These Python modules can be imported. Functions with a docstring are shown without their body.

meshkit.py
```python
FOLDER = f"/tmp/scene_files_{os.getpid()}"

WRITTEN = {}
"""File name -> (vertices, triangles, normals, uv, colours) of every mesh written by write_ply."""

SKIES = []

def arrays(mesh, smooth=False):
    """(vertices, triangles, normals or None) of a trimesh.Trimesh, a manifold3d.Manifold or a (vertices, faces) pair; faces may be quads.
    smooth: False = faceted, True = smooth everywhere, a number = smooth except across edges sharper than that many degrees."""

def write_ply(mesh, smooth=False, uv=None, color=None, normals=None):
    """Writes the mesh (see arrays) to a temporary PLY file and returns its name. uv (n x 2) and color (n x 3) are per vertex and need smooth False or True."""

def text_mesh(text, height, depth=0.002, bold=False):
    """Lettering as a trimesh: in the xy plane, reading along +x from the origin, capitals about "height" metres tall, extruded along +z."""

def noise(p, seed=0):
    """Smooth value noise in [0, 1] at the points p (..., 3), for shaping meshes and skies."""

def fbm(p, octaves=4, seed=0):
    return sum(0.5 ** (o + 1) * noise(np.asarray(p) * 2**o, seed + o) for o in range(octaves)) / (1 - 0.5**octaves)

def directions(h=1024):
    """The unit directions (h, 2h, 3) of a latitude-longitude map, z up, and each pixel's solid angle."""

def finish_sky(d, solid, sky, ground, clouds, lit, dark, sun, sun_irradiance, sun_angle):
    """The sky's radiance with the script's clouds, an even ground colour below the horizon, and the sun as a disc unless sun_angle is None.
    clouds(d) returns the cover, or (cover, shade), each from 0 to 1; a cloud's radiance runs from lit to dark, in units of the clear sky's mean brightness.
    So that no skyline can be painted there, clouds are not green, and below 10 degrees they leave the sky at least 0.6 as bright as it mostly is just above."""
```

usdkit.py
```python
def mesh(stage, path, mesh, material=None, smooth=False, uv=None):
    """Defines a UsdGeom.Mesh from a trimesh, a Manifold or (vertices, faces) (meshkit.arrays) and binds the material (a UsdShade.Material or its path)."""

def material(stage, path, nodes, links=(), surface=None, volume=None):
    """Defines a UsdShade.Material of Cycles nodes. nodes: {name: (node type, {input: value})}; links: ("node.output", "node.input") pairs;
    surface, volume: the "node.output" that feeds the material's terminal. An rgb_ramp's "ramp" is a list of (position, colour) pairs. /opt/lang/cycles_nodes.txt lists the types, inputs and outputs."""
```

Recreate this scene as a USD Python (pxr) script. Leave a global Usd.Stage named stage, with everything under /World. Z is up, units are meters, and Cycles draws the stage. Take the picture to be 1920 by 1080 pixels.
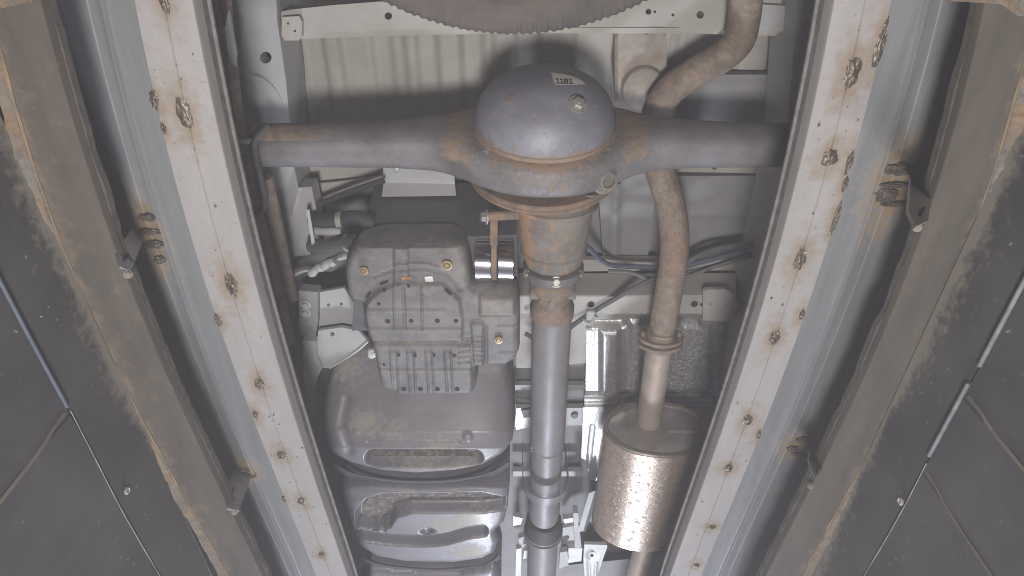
import math, random
import numpy as np, trimesh, shapely
from shapely.geometry import Polygon, LineString, Point, box as sbox
from scipy.spatial import ConvexHull
from pxr import Usd, UsdGeom, UsdLux, UsdShade, Sdf, Gf, Vt
import usdkit, meshkit

stage = Usd.Stage.CreateInMemory()
UsdGeom.SetStageUpAxis(stage, 'Z'); UsdGeom.SetStageMetersPerUnit(stage, 1.0)
UsdGeom.Xform.Define(stage, '/World'); UsdGeom.Scope.Define(stage, '/World/Looks')
random.seed(7); RNG = np.random.default_rng(7)

# ---------------------------------------------------------------- camera, light, exposure
H = 1.1                                   # camera height above the pit floor
F, TH = 1150.0, math.radians(56.8)
cam = UsdGeom.Camera.Define(stage, '/World/camera')
cam.AddTranslateOp().Set((0, 0, H)); cam.AddRotateXOp().Set(90 + math.degrees(TH))
cam.CreateHorizontalApertureAttr(36.0); cam.CreateVerticalApertureAttr(36.0 * 9 / 16)
cam.CreateFocalLengthAttr(36.0 * F / 1920); cam.CreateClippingRangeAttr((0.02, 100.0))
cam.CreateExposureAttr(0.3)

def lamp(name, loc, r, power, col):
    l = UsdLux.SphereLight.Define(stage, '/World/' + name)
    l.CreateRadiusAttr(r); l.CreateIntensityAttr(power); l.CreateNormalizeAttr(True); l.CreateColorAttr(col)
    l.AddTranslateOp().Set(loc)
lamp('hand_lamp', (-0.02, 0.22, H - 0.42), 0.095, 22.0, (1.0, 0.965, 0.93))
lamp('pit_lamp', (0.05, 3.1, H - 0.42), 0.12, 60.0, (0.83, 0.88, 1.0))

# ---------------------------------------------------------------- helpers
CS, SN = math.cos(TH), math.sin(TH)
OFF = np.array([0, 0, H])
def ray(px, py):
    px, py = np.asarray(px, float), np.asarray(py, float); k = (540 - py) / F
    return np.stack(np.broadcast_arrays((px - 960) / F, CS - k * SN, SN + k * CS), -1)
def P(px, py, Z):                         # the point of height Z (above the camera) on a sight line
    r = ray(px, py); return r * (np.asarray(Z, float) / r[..., 2])[..., None] + OFF
def PX(px, py, X):                        # ... on the upright plane x = X
    r = ray(px, py); return r * (X / r[..., 0])[..., None] + OFF

used = {}
def numbered(base):
    n = used.get(base, 0); used[base] = n + 1
    return base if n == 0 else f'{base}_{n:03d}'
LOC = {}
def setd(p, label=None, cat=None, group=None, kind=None):
    for k, v in (('label', label), ('category', cat), ('group', group), ('kind', kind)):
        if v: p.SetCustomDataByKey(k, v)
def thing(name, loc, label=None, cat=None, group=None, kind=None):
    path = numbered('/World/' + name)
    x = UsdGeom.Xform.Define(stage, path); x.AddTranslateOp().Set(tuple(map(float, loc)))
    LOC[path] = np.array(loc, float); setd(x.GetPrim(), label, cat, group, kind)
    return path
def tri(m):
    if isinstance(m, (list,)): m = trimesh.util.concatenate([tri(q) for q in m])
    if isinstance(m, tuple):
        v, f = m; f = np.asarray(f)
        if f.shape[1] == 4: f = np.vstack([f[:, :3], f[:, [0, 2, 3]]])
        m = trimesh.Trimesh(np.asarray(v, float), f, process=False)
    return m
def obj(name, mesh, mat, parent=None, label=None, smooth=35, wear=None, cat=None, kind=None, group=None):
    path = numbered((parent or '/World') + '/' + name)
    loc = LOC.get(parent, np.zeros(3)); LOC[path] = loc
    v, f, n = meshkit.arrays(tri(mesh), smooth)
    m = usdkit.mesh(stage, path, (v - loc, f), MAT[mat])
    if n is not None:
        m.CreateNormalsAttr(Vt.Vec3fArray.FromNumpy(n.astype(np.float32))); m.SetNormalsInterpolation('vertex')
    if wear is not None:
        w = np.clip(wear(v), 0, 1).astype(np.float32)
        UsdGeom.PrimvarsAPI(m).CreatePrimvar('wear', Sdf.ValueTypeNames.FloatArray, 'vertex').Set(Vt.FloatArray.FromNumpy(w))
    setd(m.GetPrim(), label, cat, group, kind)
    return path

def unit(v): v = np.asarray(v, float); return v / max(np.linalg.norm(v), 1e-12)
def loft(rings, closed=True, caps=True):
    R = np.asarray(rings, float); n, m = R.shape[:2]
    i, j = np.meshgrid(np.arange(n - 1), np.arange(m if closed else m - 1), indexing='ij')
    j2 = (j + 1) % m
    q = np.stack([i * m + j, i * m + j2, (i + 1) * m + j2, (i + 1) * m + j], -1).reshape(-1, 4)
    V = R.reshape(-1, 3); fs = [q[:, :3], q[:, [0, 2, 3]]]
    if caps and closed:
        k = len(V); V = np.vstack([V, R[0].mean(0), R[-1].mean(0)]); a = np.arange(m); b = (a + 1) % m
        fs += [np.stack([b, a, np.full(m, k)], 1), np.stack([(n - 1) * m + a, (n - 1) * m + b, np.full(m, k + 1)], 1)]
    return trimesh.Trimesh(V, np.vstack(fs), process=False)
def catmull(p, n):
    p = np.asarray(p, float); q = np.vstack([2 * p[0] - p[1], p, 2 * p[-1] - p[-2]]); out = []
    for i in range(len(p) - 1):
        a, b, c, d = q[i:i + 4]
        for t in np.linspace(0, 1, n, endpoint=False):
            out.append(.5 * (2 * b + (c - a) * t + (2 * a - 5 * b + 4 * c - d) * t * t + (3 * b - a - 3 * c + d) * t ** 3))
    return np.array(out + [p[-1]])
def sweep(pts, r, n=14, smooth=6, ry=None):
    pts = np.asarray(pts, float)
    r = np.broadcast_to(np.asarray(r, float), (len(pts),))
    if smooth: r = catmull(np.c_[r, r, r], smooth)[:, 0]; pts = catmull(pts, smooth)
    T = np.gradient(pts, axis=0); T /= np.linalg.norm(T, axis=1)[:, None]
    u = unit(np.cross(T[0], [0.13, 0.21, 1.0] if abs(T[0][2]) < .9 else [1, 0, 0])); a = np.linspace(0, 2 * np.pi, n, endpoint=False); R = []
    for p, t, rr in zip(pts, T, r):
        u = unit(u - t * (u @ t)); w = np.cross(t, u)
        R.append(p + rr * (np.cos(a)[:, None] * u + np.sin(a)[:, None] * w))
    return loft(R)
def lathe(prof, o, axis, n=48, sx=1.0, sz=1.0, up=(0, 0, 1), caps=True):
    axis = unit(axis); u = unit(np.cross(up, axis) if abs(np.dot(unit(up), axis)) < .95 else np.cross([1, 0, 0], axis)); w = np.cross(axis, u)
    a = np.linspace(0, 2 * np.pi, n, endpoint=False)
    return loft([np.asarray(o) + s * axis + r * (sx * np.cos(a)[:, None] * u + sz * np.sin(a)[:, None] * w) for s, r in prof], caps=caps)
def rbox(c, s, b=0.002, R=None):
    c, s = np.asarray(c, float), np.asarray(s, float) / 2; pts = []
    for sx in (-1, 1):
        for sy in (-1, 1):
            for sz in (-1, 1):
                d = np.array([sx, sy, sz])
                for k in range(3):
                    q = s - b; q = q.copy(); q[k] = s[k]; pts.append(d * q)
    pts = np.array(pts)
    if R is not None: pts = pts @ np.asarray(R).T
    return hull(pts + c)
def hull(pts):
    pts = np.asarray(pts, float); h = ConvexHull(pts)
    m = trimesh.Trimesh(pts, h.simplices, process=False); m.fix_normals(); return m
def bar(a, b, w, h, up=(0, 0, 1), bev=0.0015):
    a, b = np.asarray(a, float), np.asarray(b, float); t = unit(b - a); s = unit(np.cross(t, up)); u = np.cross(s, t)
    return rbox((a + b) / 2, (np.linalg.norm(b - a), w, h), bev, np.stack([t, s, u], 1))
def plate(poly, Z, th, holes=(), bev=0.0):     # outline on plane Z, extruded upwards
    Zf = Z if callable(Z) else (lambda x, y: np.full(np.shape(x), float(Z)))
    g = Polygon(poly)
    if not g.is_valid: g = g.buffer(0)
    for (hx, hy, hr) in holes: g = g.difference(Point(hx, hy).buffer(hr, 8))
    m = trimesh.creation.extrude_polygon(g, 1.0, engine='earcut'); v = m.vertices.copy()
    w = P(v[:, 0], v[:, 1], Zf(v[:, 0], v[:, 1])); w[:, 2] += v[:, 2] * th
    m.vertices = w; return m
def field(poly, step, Z, relief=None, skirt=0.03, rnd=0.0, rw=8.0):
    """A formed sheet: outline in the picture's units, laid at height Z, pressed downwards by relief, its edge turned up."""
    g = Polygon(poly) if not isinstance(poly, Polygon) else poly
    if not g.is_valid: g = g.buffer(0)
    x0, y0, x1, y1 = g.bounds
    xs, ys = np.arange(x0, x1 + step, step), np.arange(y0, y1 + step, step); X, Y = np.meshgrid(xs, ys)
    pts = shapely.points(X.ravel(), Y.ravel()); ins = shapely.contains(g.buffer(step * .45), pts).reshape(X.shape)
    idx = -np.ones(X.shape, int)
    cell = ins[:-1, :-1] & ins[1:, :-1] & ins[:-1, 1:] & ins[1:, 1:]
    keep = np.zeros(X.shape, bool); keep[:-1, :-1] |= cell; keep[1:, :-1] |= cell; keep[:-1, 1:] |= cell; keep[1:, 1:] |= cell
    idx[keep] = np.arange(keep.sum()); x, y = X[keep].copy(), Y[keep].copy()
    q = np.stack([idx[:-1, :-1], idx[:-1, 1:], idx[1:, 1:], idx[1:, :-1]], -1)[cell]
    e = np.vstack([q[:, [0, 1]], q[:, [1, 2]], q[:, [2, 3]], q[:, [3, 0]]])
    es = np.sort(e, 1); key = es[:, 0] * (keep.sum() + 1) + es[:, 1]; un, inv, cnt = np.unique(key, return_inverse=True, return_counts=True)
    be = e[cnt[inv] == 1]; bv = np.unique(be)
    for i in bv:
        c = g.exterior.interpolate(g.exterior.project(Point(x[i], y[i]))); x[i], y[i] = c.x, c.y
    d = shapely.distance(g.exterior, shapely.points(x, y))
    Zv = Z(x, y) if callable(Z) else np.full(x.shape, float(Z))
    v = P(x, y, Zv)
    if relief is not None: v[:, 2] -= relief(x, y)
    if rnd:
        t = np.clip(1 - d / rw, 0, 1); v[:, 2] += rnd * (1 - np.sqrt(np.clip(1 - t * t, 0, 1)))
    f = [q[:, :3], q[:, [0, 2, 3]]]; n = len(v)
    if skirt:
        m = -np.ones(n, int); m[bv] = n + np.arange(len(bv)); w = v[bv].copy(); w[:, 2] += skirt
        v = np.vstack([v, w]); f += [np.stack([be[:, 1], be[:, 0], m[be[:, 0]]], 1), np.stack([be[:, 1], m[be[:, 0]], m[be[:, 1]]], 1)]
    return trimesh.Trimesh(v, np.vstack(f), process=False)
def sstep(t): t = np.clip(t, 0, 1); return t * t * (3 - 2 * t)
def sd(shape, x, y):                      # signed distance, positive inside
    p = shapely.points(x, y); d = shapely.distance(shape, p)
    return np.where(d > 0, -d, shapely.distance(shape.boundary, p)) if shape.geom_type != 'LineString' else -d
def press(shape, h, soft):                # a pressed area or a rib along a line
    if shape.geom_type == 'LineString': return lambda x, y: h * sstep(1 - shapely.distance(shape, shapely.points(x, y)) / soft)
    return lambda x, y: h * sstep(sd(shape, x, y) / soft * .5 + .5)
def total(*fs): return lambda x, y: sum(f(x, y) for f in fs)
def capsule(a, b, r): return LineString([a, b]).buffer(r)
def hexbolt(c, axis, r, h=None, washer=True):
    h = h or r * .9; parts = [lathe([(0, r), (h * .85, r), (h, r * .82)], c, axis, 6)]
    if washer: parts.append(lathe([(-.001, r * 1.45), (r * .22, r * 1.45), (r * .25, r * 1.38)], c, axis, 18))
    return parts
def blob(c, s, seed=0, amp=.45, freq=2.2, n=3):
    m = trimesh.creation.icosphere(n, 1.0); k = 1 + amp * (meshkit.fbm(m.vertices * freq + seed * 7.3, 3, seed) - .5) * 2
    m.vertices = m.vertices * k[:, None] * np.asarray(s) + np.asarray(c); return m
DOWN = np.array([0, 0, -1.0])

# ---------------------------------------------------------------- materials
MAT = {}
def M(name, col, col2=None, rough=.5, metal=0., scale=14., wear=None, bias=0., wscale=45., bump=.3, bscale=220., bdist=.0015, rvar=.15, wslope=4.0, speck=None, sscale=300., samt=.62, stretch=None, wrough=.8, coat=0.):
    c2 = col2 or tuple(.62 * c for c in col)
    N = {'tc': ('texture_coordinate', {}), 'map': ('mapping', {'scale': stretch or (1, 1, 1)}),
         'n1': ('noise_texture', {'scale': scale, 'detail': 7., 'roughness': .62}), 'r1': ('rgb_ramp', {'ramp': [(.32, (0, 0, 0)), (.68, (1, 1, 1))]}),
         'c': ('mix', {'color1': col2 and c2 or c2, 'color2': col}),
         'n2': ('noise_texture', {'scale': wscale, 'detail': 8., 'roughness': .68}), 'at': ('attribute', {'attribute': 'wear'}),
         'm1': ('math', {'math_type': 'multiply_add', 'value2': 1.5, 'value3': -1.25 + bias}), 'm2': ('math', {'math_type': 'add'}),
         'm3': ('math', {'math_type': 'multiply_add', 'value2': wslope, 'value3': .5, 'use_clamp': True}),
         'cw': ('mix', {'color2': (wear or (.2, .09, .03))}),
         'n3': ('noise_texture', {'scale': sscale, 'detail': 3., 'roughness': .6}), 'r3': ('rgb_ramp', {'ramp': [(samt, (0, 0, 0)), (samt + .06, (1, 1, 1))]}),
         'cs': ('mix', {'color2': speck or (.03, .025, .02)}),
         'nr': ('noise_texture', {'scale': scale * 2.7, 'detail': 6., 'roughness': .7}), 'mr': ('math', {'math_type': 'multiply_add', 'value2': rvar * 2, 'value3': rough - rvar, 'use_clamp': True}),
         'rw': ('mix_float', {'b': wrough}), 'mw': ('mix_float', {'a': metal, 'b': 0.}),
         'nb': ('noise_texture', {'scale': bscale, 'detail': 6., 'roughness': .65}), 'ba': ('math', {'math_type': 'multiply_add', 'value2': .6}),
         'b': ('bump', {'strength': bump, 'distance': bdist}), 'p': ('principled_bsdf', {'metallic': metal, 'coat_weight': coat, 'coat_roughness': .25})}
    L = [('tc.object', 'map.vector'), ('map.vector', 'n1.vector'), ('tc.object', 'n2.vector'), ('tc.object', 'n3.vector'), ('map.vector', 'nr.vector'), ('tc.object', 'nb.vector'),
         ('n1.fac', 'r1.fac'), ('r1.color', 'c.fac'), ('n2.fac', 'm1.value1'), ('m1.value', 'm2.value1'), ('at.fac', 'm2.value2'), ('m2.value', 'm3.value1'),
         ('c.color', 'cw.color1'), ('m3.value', 'cw.fac'), ('cw.color', 'cs.color1'), ('n3.fac', 'r3.fac'),
         ('nr.fac', 'mr.value1'), ('mr.value', 'rw.a'), ('m3.value', 'rw.fac'), ('m3.value', 'mw.fac'), ('nb.fac', 'ba.value1'), ('m3.value', 'ba.value3'),
         ('ba.value', 'b.height'), ('b.normal', 'p.normal'), ('rw.result', 'p.roughness'), ('mw.result', 'p.metallic')]
    if speck: L += [('r3.color', 'cs.fac'), ('cs.color', 'p.base_color')]
    else: L += [('cw.color', 'p.base_color')]
    MAT[name] = usdkit.material(stage, '/World/Looks/' + name, N, L, surface='p.BSDF')
RUST, PALE_RUST, DUST = (.19, .085, .035), (.36, .22, .10), (.30, .27, .22)
M('white_paint', (.30, .283, .28), (.25, .235, .23), rough=.6, scale=16, wear=(.20, .145, .085), wscale=55, wslope=1.25, bump=.12, speck=(.14, .11, .09), sscale=150, samt=.665, stretch=(1, .3, 1))
M('lip_steel', (.15, .138, .13), (.08, .07, .062), rough=.7, scale=70, bump=.5, bscale=150)
M('galvanised', (.30, .305, .315), (.22, .222, .228), rough=.42, metal=.4, scale=34, wear=(.22, .155, .09), wscale=60, wslope=1.9, bump=.15, stretch=(1, .06, 1))
M('beam_brown', (.098, .083, .067), (.052, .044, .036), rough=.7, metal=.1, scale=11, wear=(.17, .13, .085), wscale=34, wslope=1.6, bias=-.02, bump=.35, stretch=(1.6, .35, 1))
M('beam_edge', (.08, .07, .06), (.04, .034, .03), rough=.85, scale=60, bump=.8, bdist=.003, bscale=90)
M('mortar', (.17, .16, .145), (.08, .068, .056), rough=.95, scale=55, bump=.9, bscale=160, bdist=.004, wear=(.22, .14, .065), wscale=24, bias=.42, wslope=2)
M('rust_line', (.24, .165, .085), (.10, .085, .07), rough=.9, scale=22, bump=.6)
M('wall_steel', (.052, .050, .050), (.018, .0175, .018), rough=.7, scale=5, wear=(.09, .08, .068), wscale=22, bias=.08, wslope=1.6, bump=.25, speck=(.3, .29, .27), sscale=95, samt=.685)
M('wall_dusty', (.050, .048, .046), (.022, .021, .021), rough=.8, scale=6, wear=(.155, .135, .11), wscale=70, bias=.08, wslope=2.2, bump=.4, speck=(.3, .29, .27), sscale=95, samt=.70)
M('wall_seam', (.11, .095, .075), (.06, .052, .042), rough=.8, scale=40)
M('conduit_blue', (.12, .14, .18), (.07, .085, .11), rough=.4, metal=.3, scale=30)
M('conduit_pale', (.17, .185, .19), (.06, .066, .07), rough=.5, scale=40)
M('weld', (.19, .155, .125), (.085, .07, .058), rough=.38, metal=.55, scale=120, wear=RUST, bias=.15, wscale=160, bump=.7, bscale=400)
M('zinc', (.42, .41, .38), (.28, .27, .24), rough=.5, metal=.5, scale=60)
M('body_paint', (.455, .43, .395), (.35, .328, .295), rough=.55, scale=9, wear=(.40, .35, .30), wscale=14, bias=-.05, bump=.15, speck=(.33, .28, .23), sscale=110, samt=.74)
M('mount_paint', (.40, .37, .335), (.30, .27, .24), rough=.6, scale=12, wear=(.27, .18, .12), wscale=22, bias=.38, wslope=2, bump=.2)
M('rail_paint', (.42, .42, .415), (.34, .34, .335), rough=.5, scale=7, wear=(.34, .31, .27), wscale=16, bias=-.05, bump=.15)
M('underseal', (.27, .262, .265), (.21, .204, .207), rough=.7, scale=9, bump=.5, bscale=160, wear=(.3, .28, .25), wscale=20, bias=-.1, speck=(.36, .34, .31), sscale=120, samt=.745)
M('axle_steel', (.215, .205, .215), (.115, .103, .098), rough=.5, metal=.2, scale=10, wear=(.235, .165, .11), wscale=70, bias=.06, wslope=2.8, bump=.6, bscale=150, speck=(.30, .26, .22), sscale=140, samt=.675)
M('cover_paint', (.27, .27, .315), (.15, .147, .17), rough=.52, metal=.1, scale=9, wear=(.20, .155, .115), wscale=55, bias=.10, wslope=2.2, bump=.45, bscale=120, rvar=.12, speck=(.33, .3, .26), sscale=150, samt=.655)
M('rust_flange', (.23, .15, .095), (.10, .08, .066), rough=.85, scale=38, bump=.7)
M('cast_iron', (.20, .178, .15), (.115, .10, .088), rough=.75, scale=18, wear=(.30, .185, .10), wscale=42, bias=.02, bump=.5, bscale=180)
M('exhaust_rust', (.31, .245, .195), (.165, .125, .10), rough=.75, metal=.1, scale=42, wear=(.31, .19, .10), wscale=70, bias=.04, bump=.9, bscale=260, bdist=.002, wslope=2.5, speck=(.09, .065, .05), sscale=190, samt=.66)
M('exhaust_tan', (.42, .35, .295), (.33, .265, .215), rough=.62, metal=.35, scale=30, wear=(.17, .09, .055), wscale=95, bias=-.06, bump=.3, speck=(.16, .09, .06), sscale=150, samt=.68)
M('muffler_skin', (.50, .41, .345), (.38, .295, .24), rough=.30, metal=.5, scale=75, wear=(.25, .16, .115), wscale=60, bias=.06, bump=.5, bscale=150, bdist=.0025, rvar=.1, wslope=3., speck=(.17, .085, .055), sscale=140, samt=.63)
M('muffler_cap', (.33, .295, .28), (.21, .185, .175), rough=.28, metal=.3, scale=18, wear=(.36, .24, .12), wscale=25, bias=-.02, bump=.2)
M('rim_steel', (.50, .44, .36), (.36, .31, .26), rough=.3, metal=.7, scale=30)
M('shaft_paint', (.24, .228, .238), (.175, .165, .172), rough=.52, metal=.12, scale=14, wear=(.25, .205, .175), wscale=28, bias=.05, wslope=2, bump=.3, speck=(.30, .27, .235), sscale=130, samt=.69, stretch=(1, .4, 1))
M('black_plastic', (.11, .107, .11), (.08, .078, .08), rough=.5, scale=12, wear=(.24, .21, .17), wscale=40, bias=-.05, bump=.25)
M('cover_plastic', (.175, .168, .17), (.105, .10, .102), rough=.55, scale=17, wear=(.27, .245, .215), wscale=42, wslope=2, bias=.08, bump=.25)
M('tank_plastic', (.19, .182, .203), (.13, .124, .138), rough=.46, scale=8, wear=(.29, .265, .235), wscale=75, wslope=2.6, bias=-.1, bump=.35, coat=.25, bscale=130)
M('shaded_dust', (.115, .105, .10), (.075, .07, .07), rough=.9, scale=40, wear=(.24, .21, .17), wscale=70, bias=.42, bump=.5)  # dust darkened so the tank recesses look shaded
M('black_rubber', (.05, .049, .05), (.035, .034, .035), rough=.7, scale=20, wear=(.14, .125, .11), bias=-.05)
M('hose', (.10, .097, .095), (.065, .063, .062), rough=.6, scale=30, wear=(.24, .21, .17), bias=.03)
M('tyre', (.105, .088, .074), (.06, .052, .045), rough=.85, scale=16, wear=(.26, .20, .15), wscale=26, bias=.0, bump=.5)
M('rim_rust', (.24, .17, .13), (.15, .11, .09), rough=.75, scale=20, wear=(.33, .24, .18), bias=.05)
M('chrome', (.62, .62, .66), (.5, .5, .55), rough=.14, metal=1., scale=10, bump=.05, rvar=.05)
M('silver_sheet', (.55, .56, .56), (.46, .465, .47), rough=.4, metal=.3, scale=8, bump=.1)
M('aluminised', (.60, .59, .58), (.44, .43, .43), rough=.33, metal=.75, scale=70, wear=(.25, .23, .22), wscale=130, bias=-.06, bump=.6, bscale=170, bdist=.003)
M('bracket_pale', (.62, .62, .62), (.5, .5, .5), rough=.4, metal=.2, scale=10)
M('brass', (.42, .33, .18), (.28, .2, .1), rough=.45, metal=.6, scale=60)
M('sticker_white', (.62, .60, .55), (.5, .48, .43), rough=.6, scale=40, bump=.05)
M('ledge_metal', (.30, .31, .31), (.06, .062, .062), rough=.6, scale=22)
M('ink', (.07, .07, .07), rough=.6)
M('tape_white', (.8, .8, .8), (.7, .7, .7), rough=.3)
M('orange_label', (.5, .22, .1), rough=.6)
M('cable_blue', (.10, .115, .16), (.07, .08, .11), rough=.5, scale=40)
M('cable_grey', (.12, .117, .115), (.08, .078, .077), rough=.6, scale=40)
M('shadow_cavity', (.035, .033, .032), rough=.9)
M('floor_concrete', (.16, .155, .15), (.11, .105, .1), rough=.9, scale=3, bump=.4)
MAT['veil_haze'] = usdkit.material(stage, '/World/Looks/veil_haze', {'v': ('principled_volume', {'color': (.90, .885, .96), 'density': .056, 'anisotropy': 0.0})}, [], volume='v.volume')

# ---------------------------------------------------------------- the pit
def curve(pts, Z, deg=3):                 # picture polyline [(py, px)] on plane Z -> x as a function of y
    a = np.array(pts, float); w = P(a[:, 1], a[:, 0], Z); c = np.polyfit(w[:, 1], w[:, 0], deg); lo, hi = w[:, 1].min(), w[:, 1].max()
    d = np.polyder(c)
    return lambda y: np.polyval(c, np.clip(y, lo, hi)) + np.polyval(d, np.clip(y, lo, hi)) * (np.asarray(y) - np.clip(y, lo, hi)) * .6
YS = np.linspace(-.45, 3.4, 300)
ZT, ZG, ZB = .80, .846, .70

obj('pit_floor', rbox((0, 1.3, -.05), (1.9, 6, .1)), 'floor_concrete', kind='structure')

side = {
 'l': dict(s=-1, lo=[(0,255),(100,271),(200,292),(260,307),(400,344),(530,385),(607,413),(736,456),(822,488),(930,531),(1080,593)],
   li=[(0,362),(115,383),(250,411),(400,445),(500,472),(640,508),(790,558),(940,602),(1080,652)],
   seam=[(0,306),(30,312),(170,340),(260,360),(370,385),(465,415),(586,445),(704,485),(838,531),(972,579),(1080,622)],
   ridge=[(0,189),(100,211),(194,236),(292,258),(385,285),(500,324),(597,359),(725,407),(854,456),(983,515),(1080,558)],
   b1=[(10,78),(122,111),(211,133),(294,155),(350,175),(450,220),(511,231),(645,290),(793,349),(924,415),(1005,461),(1080,490)],
   b0=[(78,0),(155,17),(222,36),(294,58),(340,75),(460,115),(516,140),(666,209),(763,258),(870,311),(946,354),(1080,429)]),
 'r': dict(s=1, lo=[(0,1672),(120,1645),(280,1605),(445,1555),(540,1527),(607,1501),(709,1468),(801,1431),(913,1388),(999,1345),(1080,1315)],
   li=[(0,1564),(100,1544),(280,1508),(420,1473),(540,1437),(715,1384),(822,1350),(956,1300),(1080,1256)],
   seam=[(0,1620),(138,1597),(297,1556),(488,1500),(634,1452),(788,1402),(878,1366),(990,1325),(1080,1290)],
   ridge=[(0,1740),(120,1710),(280,1670),(410,1630),(500,1595),(640,1544),(785,1479),(946,1415),(1080,1350)],
   b1=[(10,1845),(140,1815),(280,1780),(370,1750),(500,1703),(645,1647),(747,1604),(854,1550),(972,1490),(1080,1436)],
   b0=[(100,1920),(220,1895),(360,1850),(480,1800),(500,1797),(640,1733),(758,1679),(876,1620),(978,1550),(1048,1522),(1080,1500)]),
}
welds = {'l': [(345,212,13,23),(433,533,13,22),(487,720,11,13),(528,853,12,11),(565,940,10,11),(603,1040,9,9),(308,6,8,14),(290,188,8,14),(307,242,5,9),(409,600,7,13),(479,778,7,12),(532,936,6,9)],
         'r': [(1597,138,14,22),(1556,297,14,13),(1500,488,12,19),(1452,634,12,15),(1402,788,12,14),(1366,878,12,11),(1335,988,14,6),(1305,1060,10,7),(1648,92,9,24),(1659,52,4,14),(1592,305,6,20),(1584,345,5,14),(1567,410,6,28),(1503,590,6,12),(1422,815,6,12)]}
scorch = {'l': [(262,445,40,58),(460,880,30,22)], 'r': [(1682,350,45,62),(1497,838,40,26)]}
NAMEPOS = {'l': 'left', 'r': 'right'}
def haloes(spots, Z, k=1.45):
    C = np.array([np.r_[P(x, y, Z)[:2], w, h] for x, y, w, h in spots])
    def f(v):
        out = np.zeros(len(v))
        for cx, cy, w, h in C:
            rw, rh = (w + 4) * k * .0009, (h + 6) * k * .00125
            out = np.maximum(out, .82 * np.exp(-(((v[:, 0] - cx) / rw) ** 2 + ((v[:, 1] - cy) / rh) ** 2)))
        return out
    return f
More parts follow.
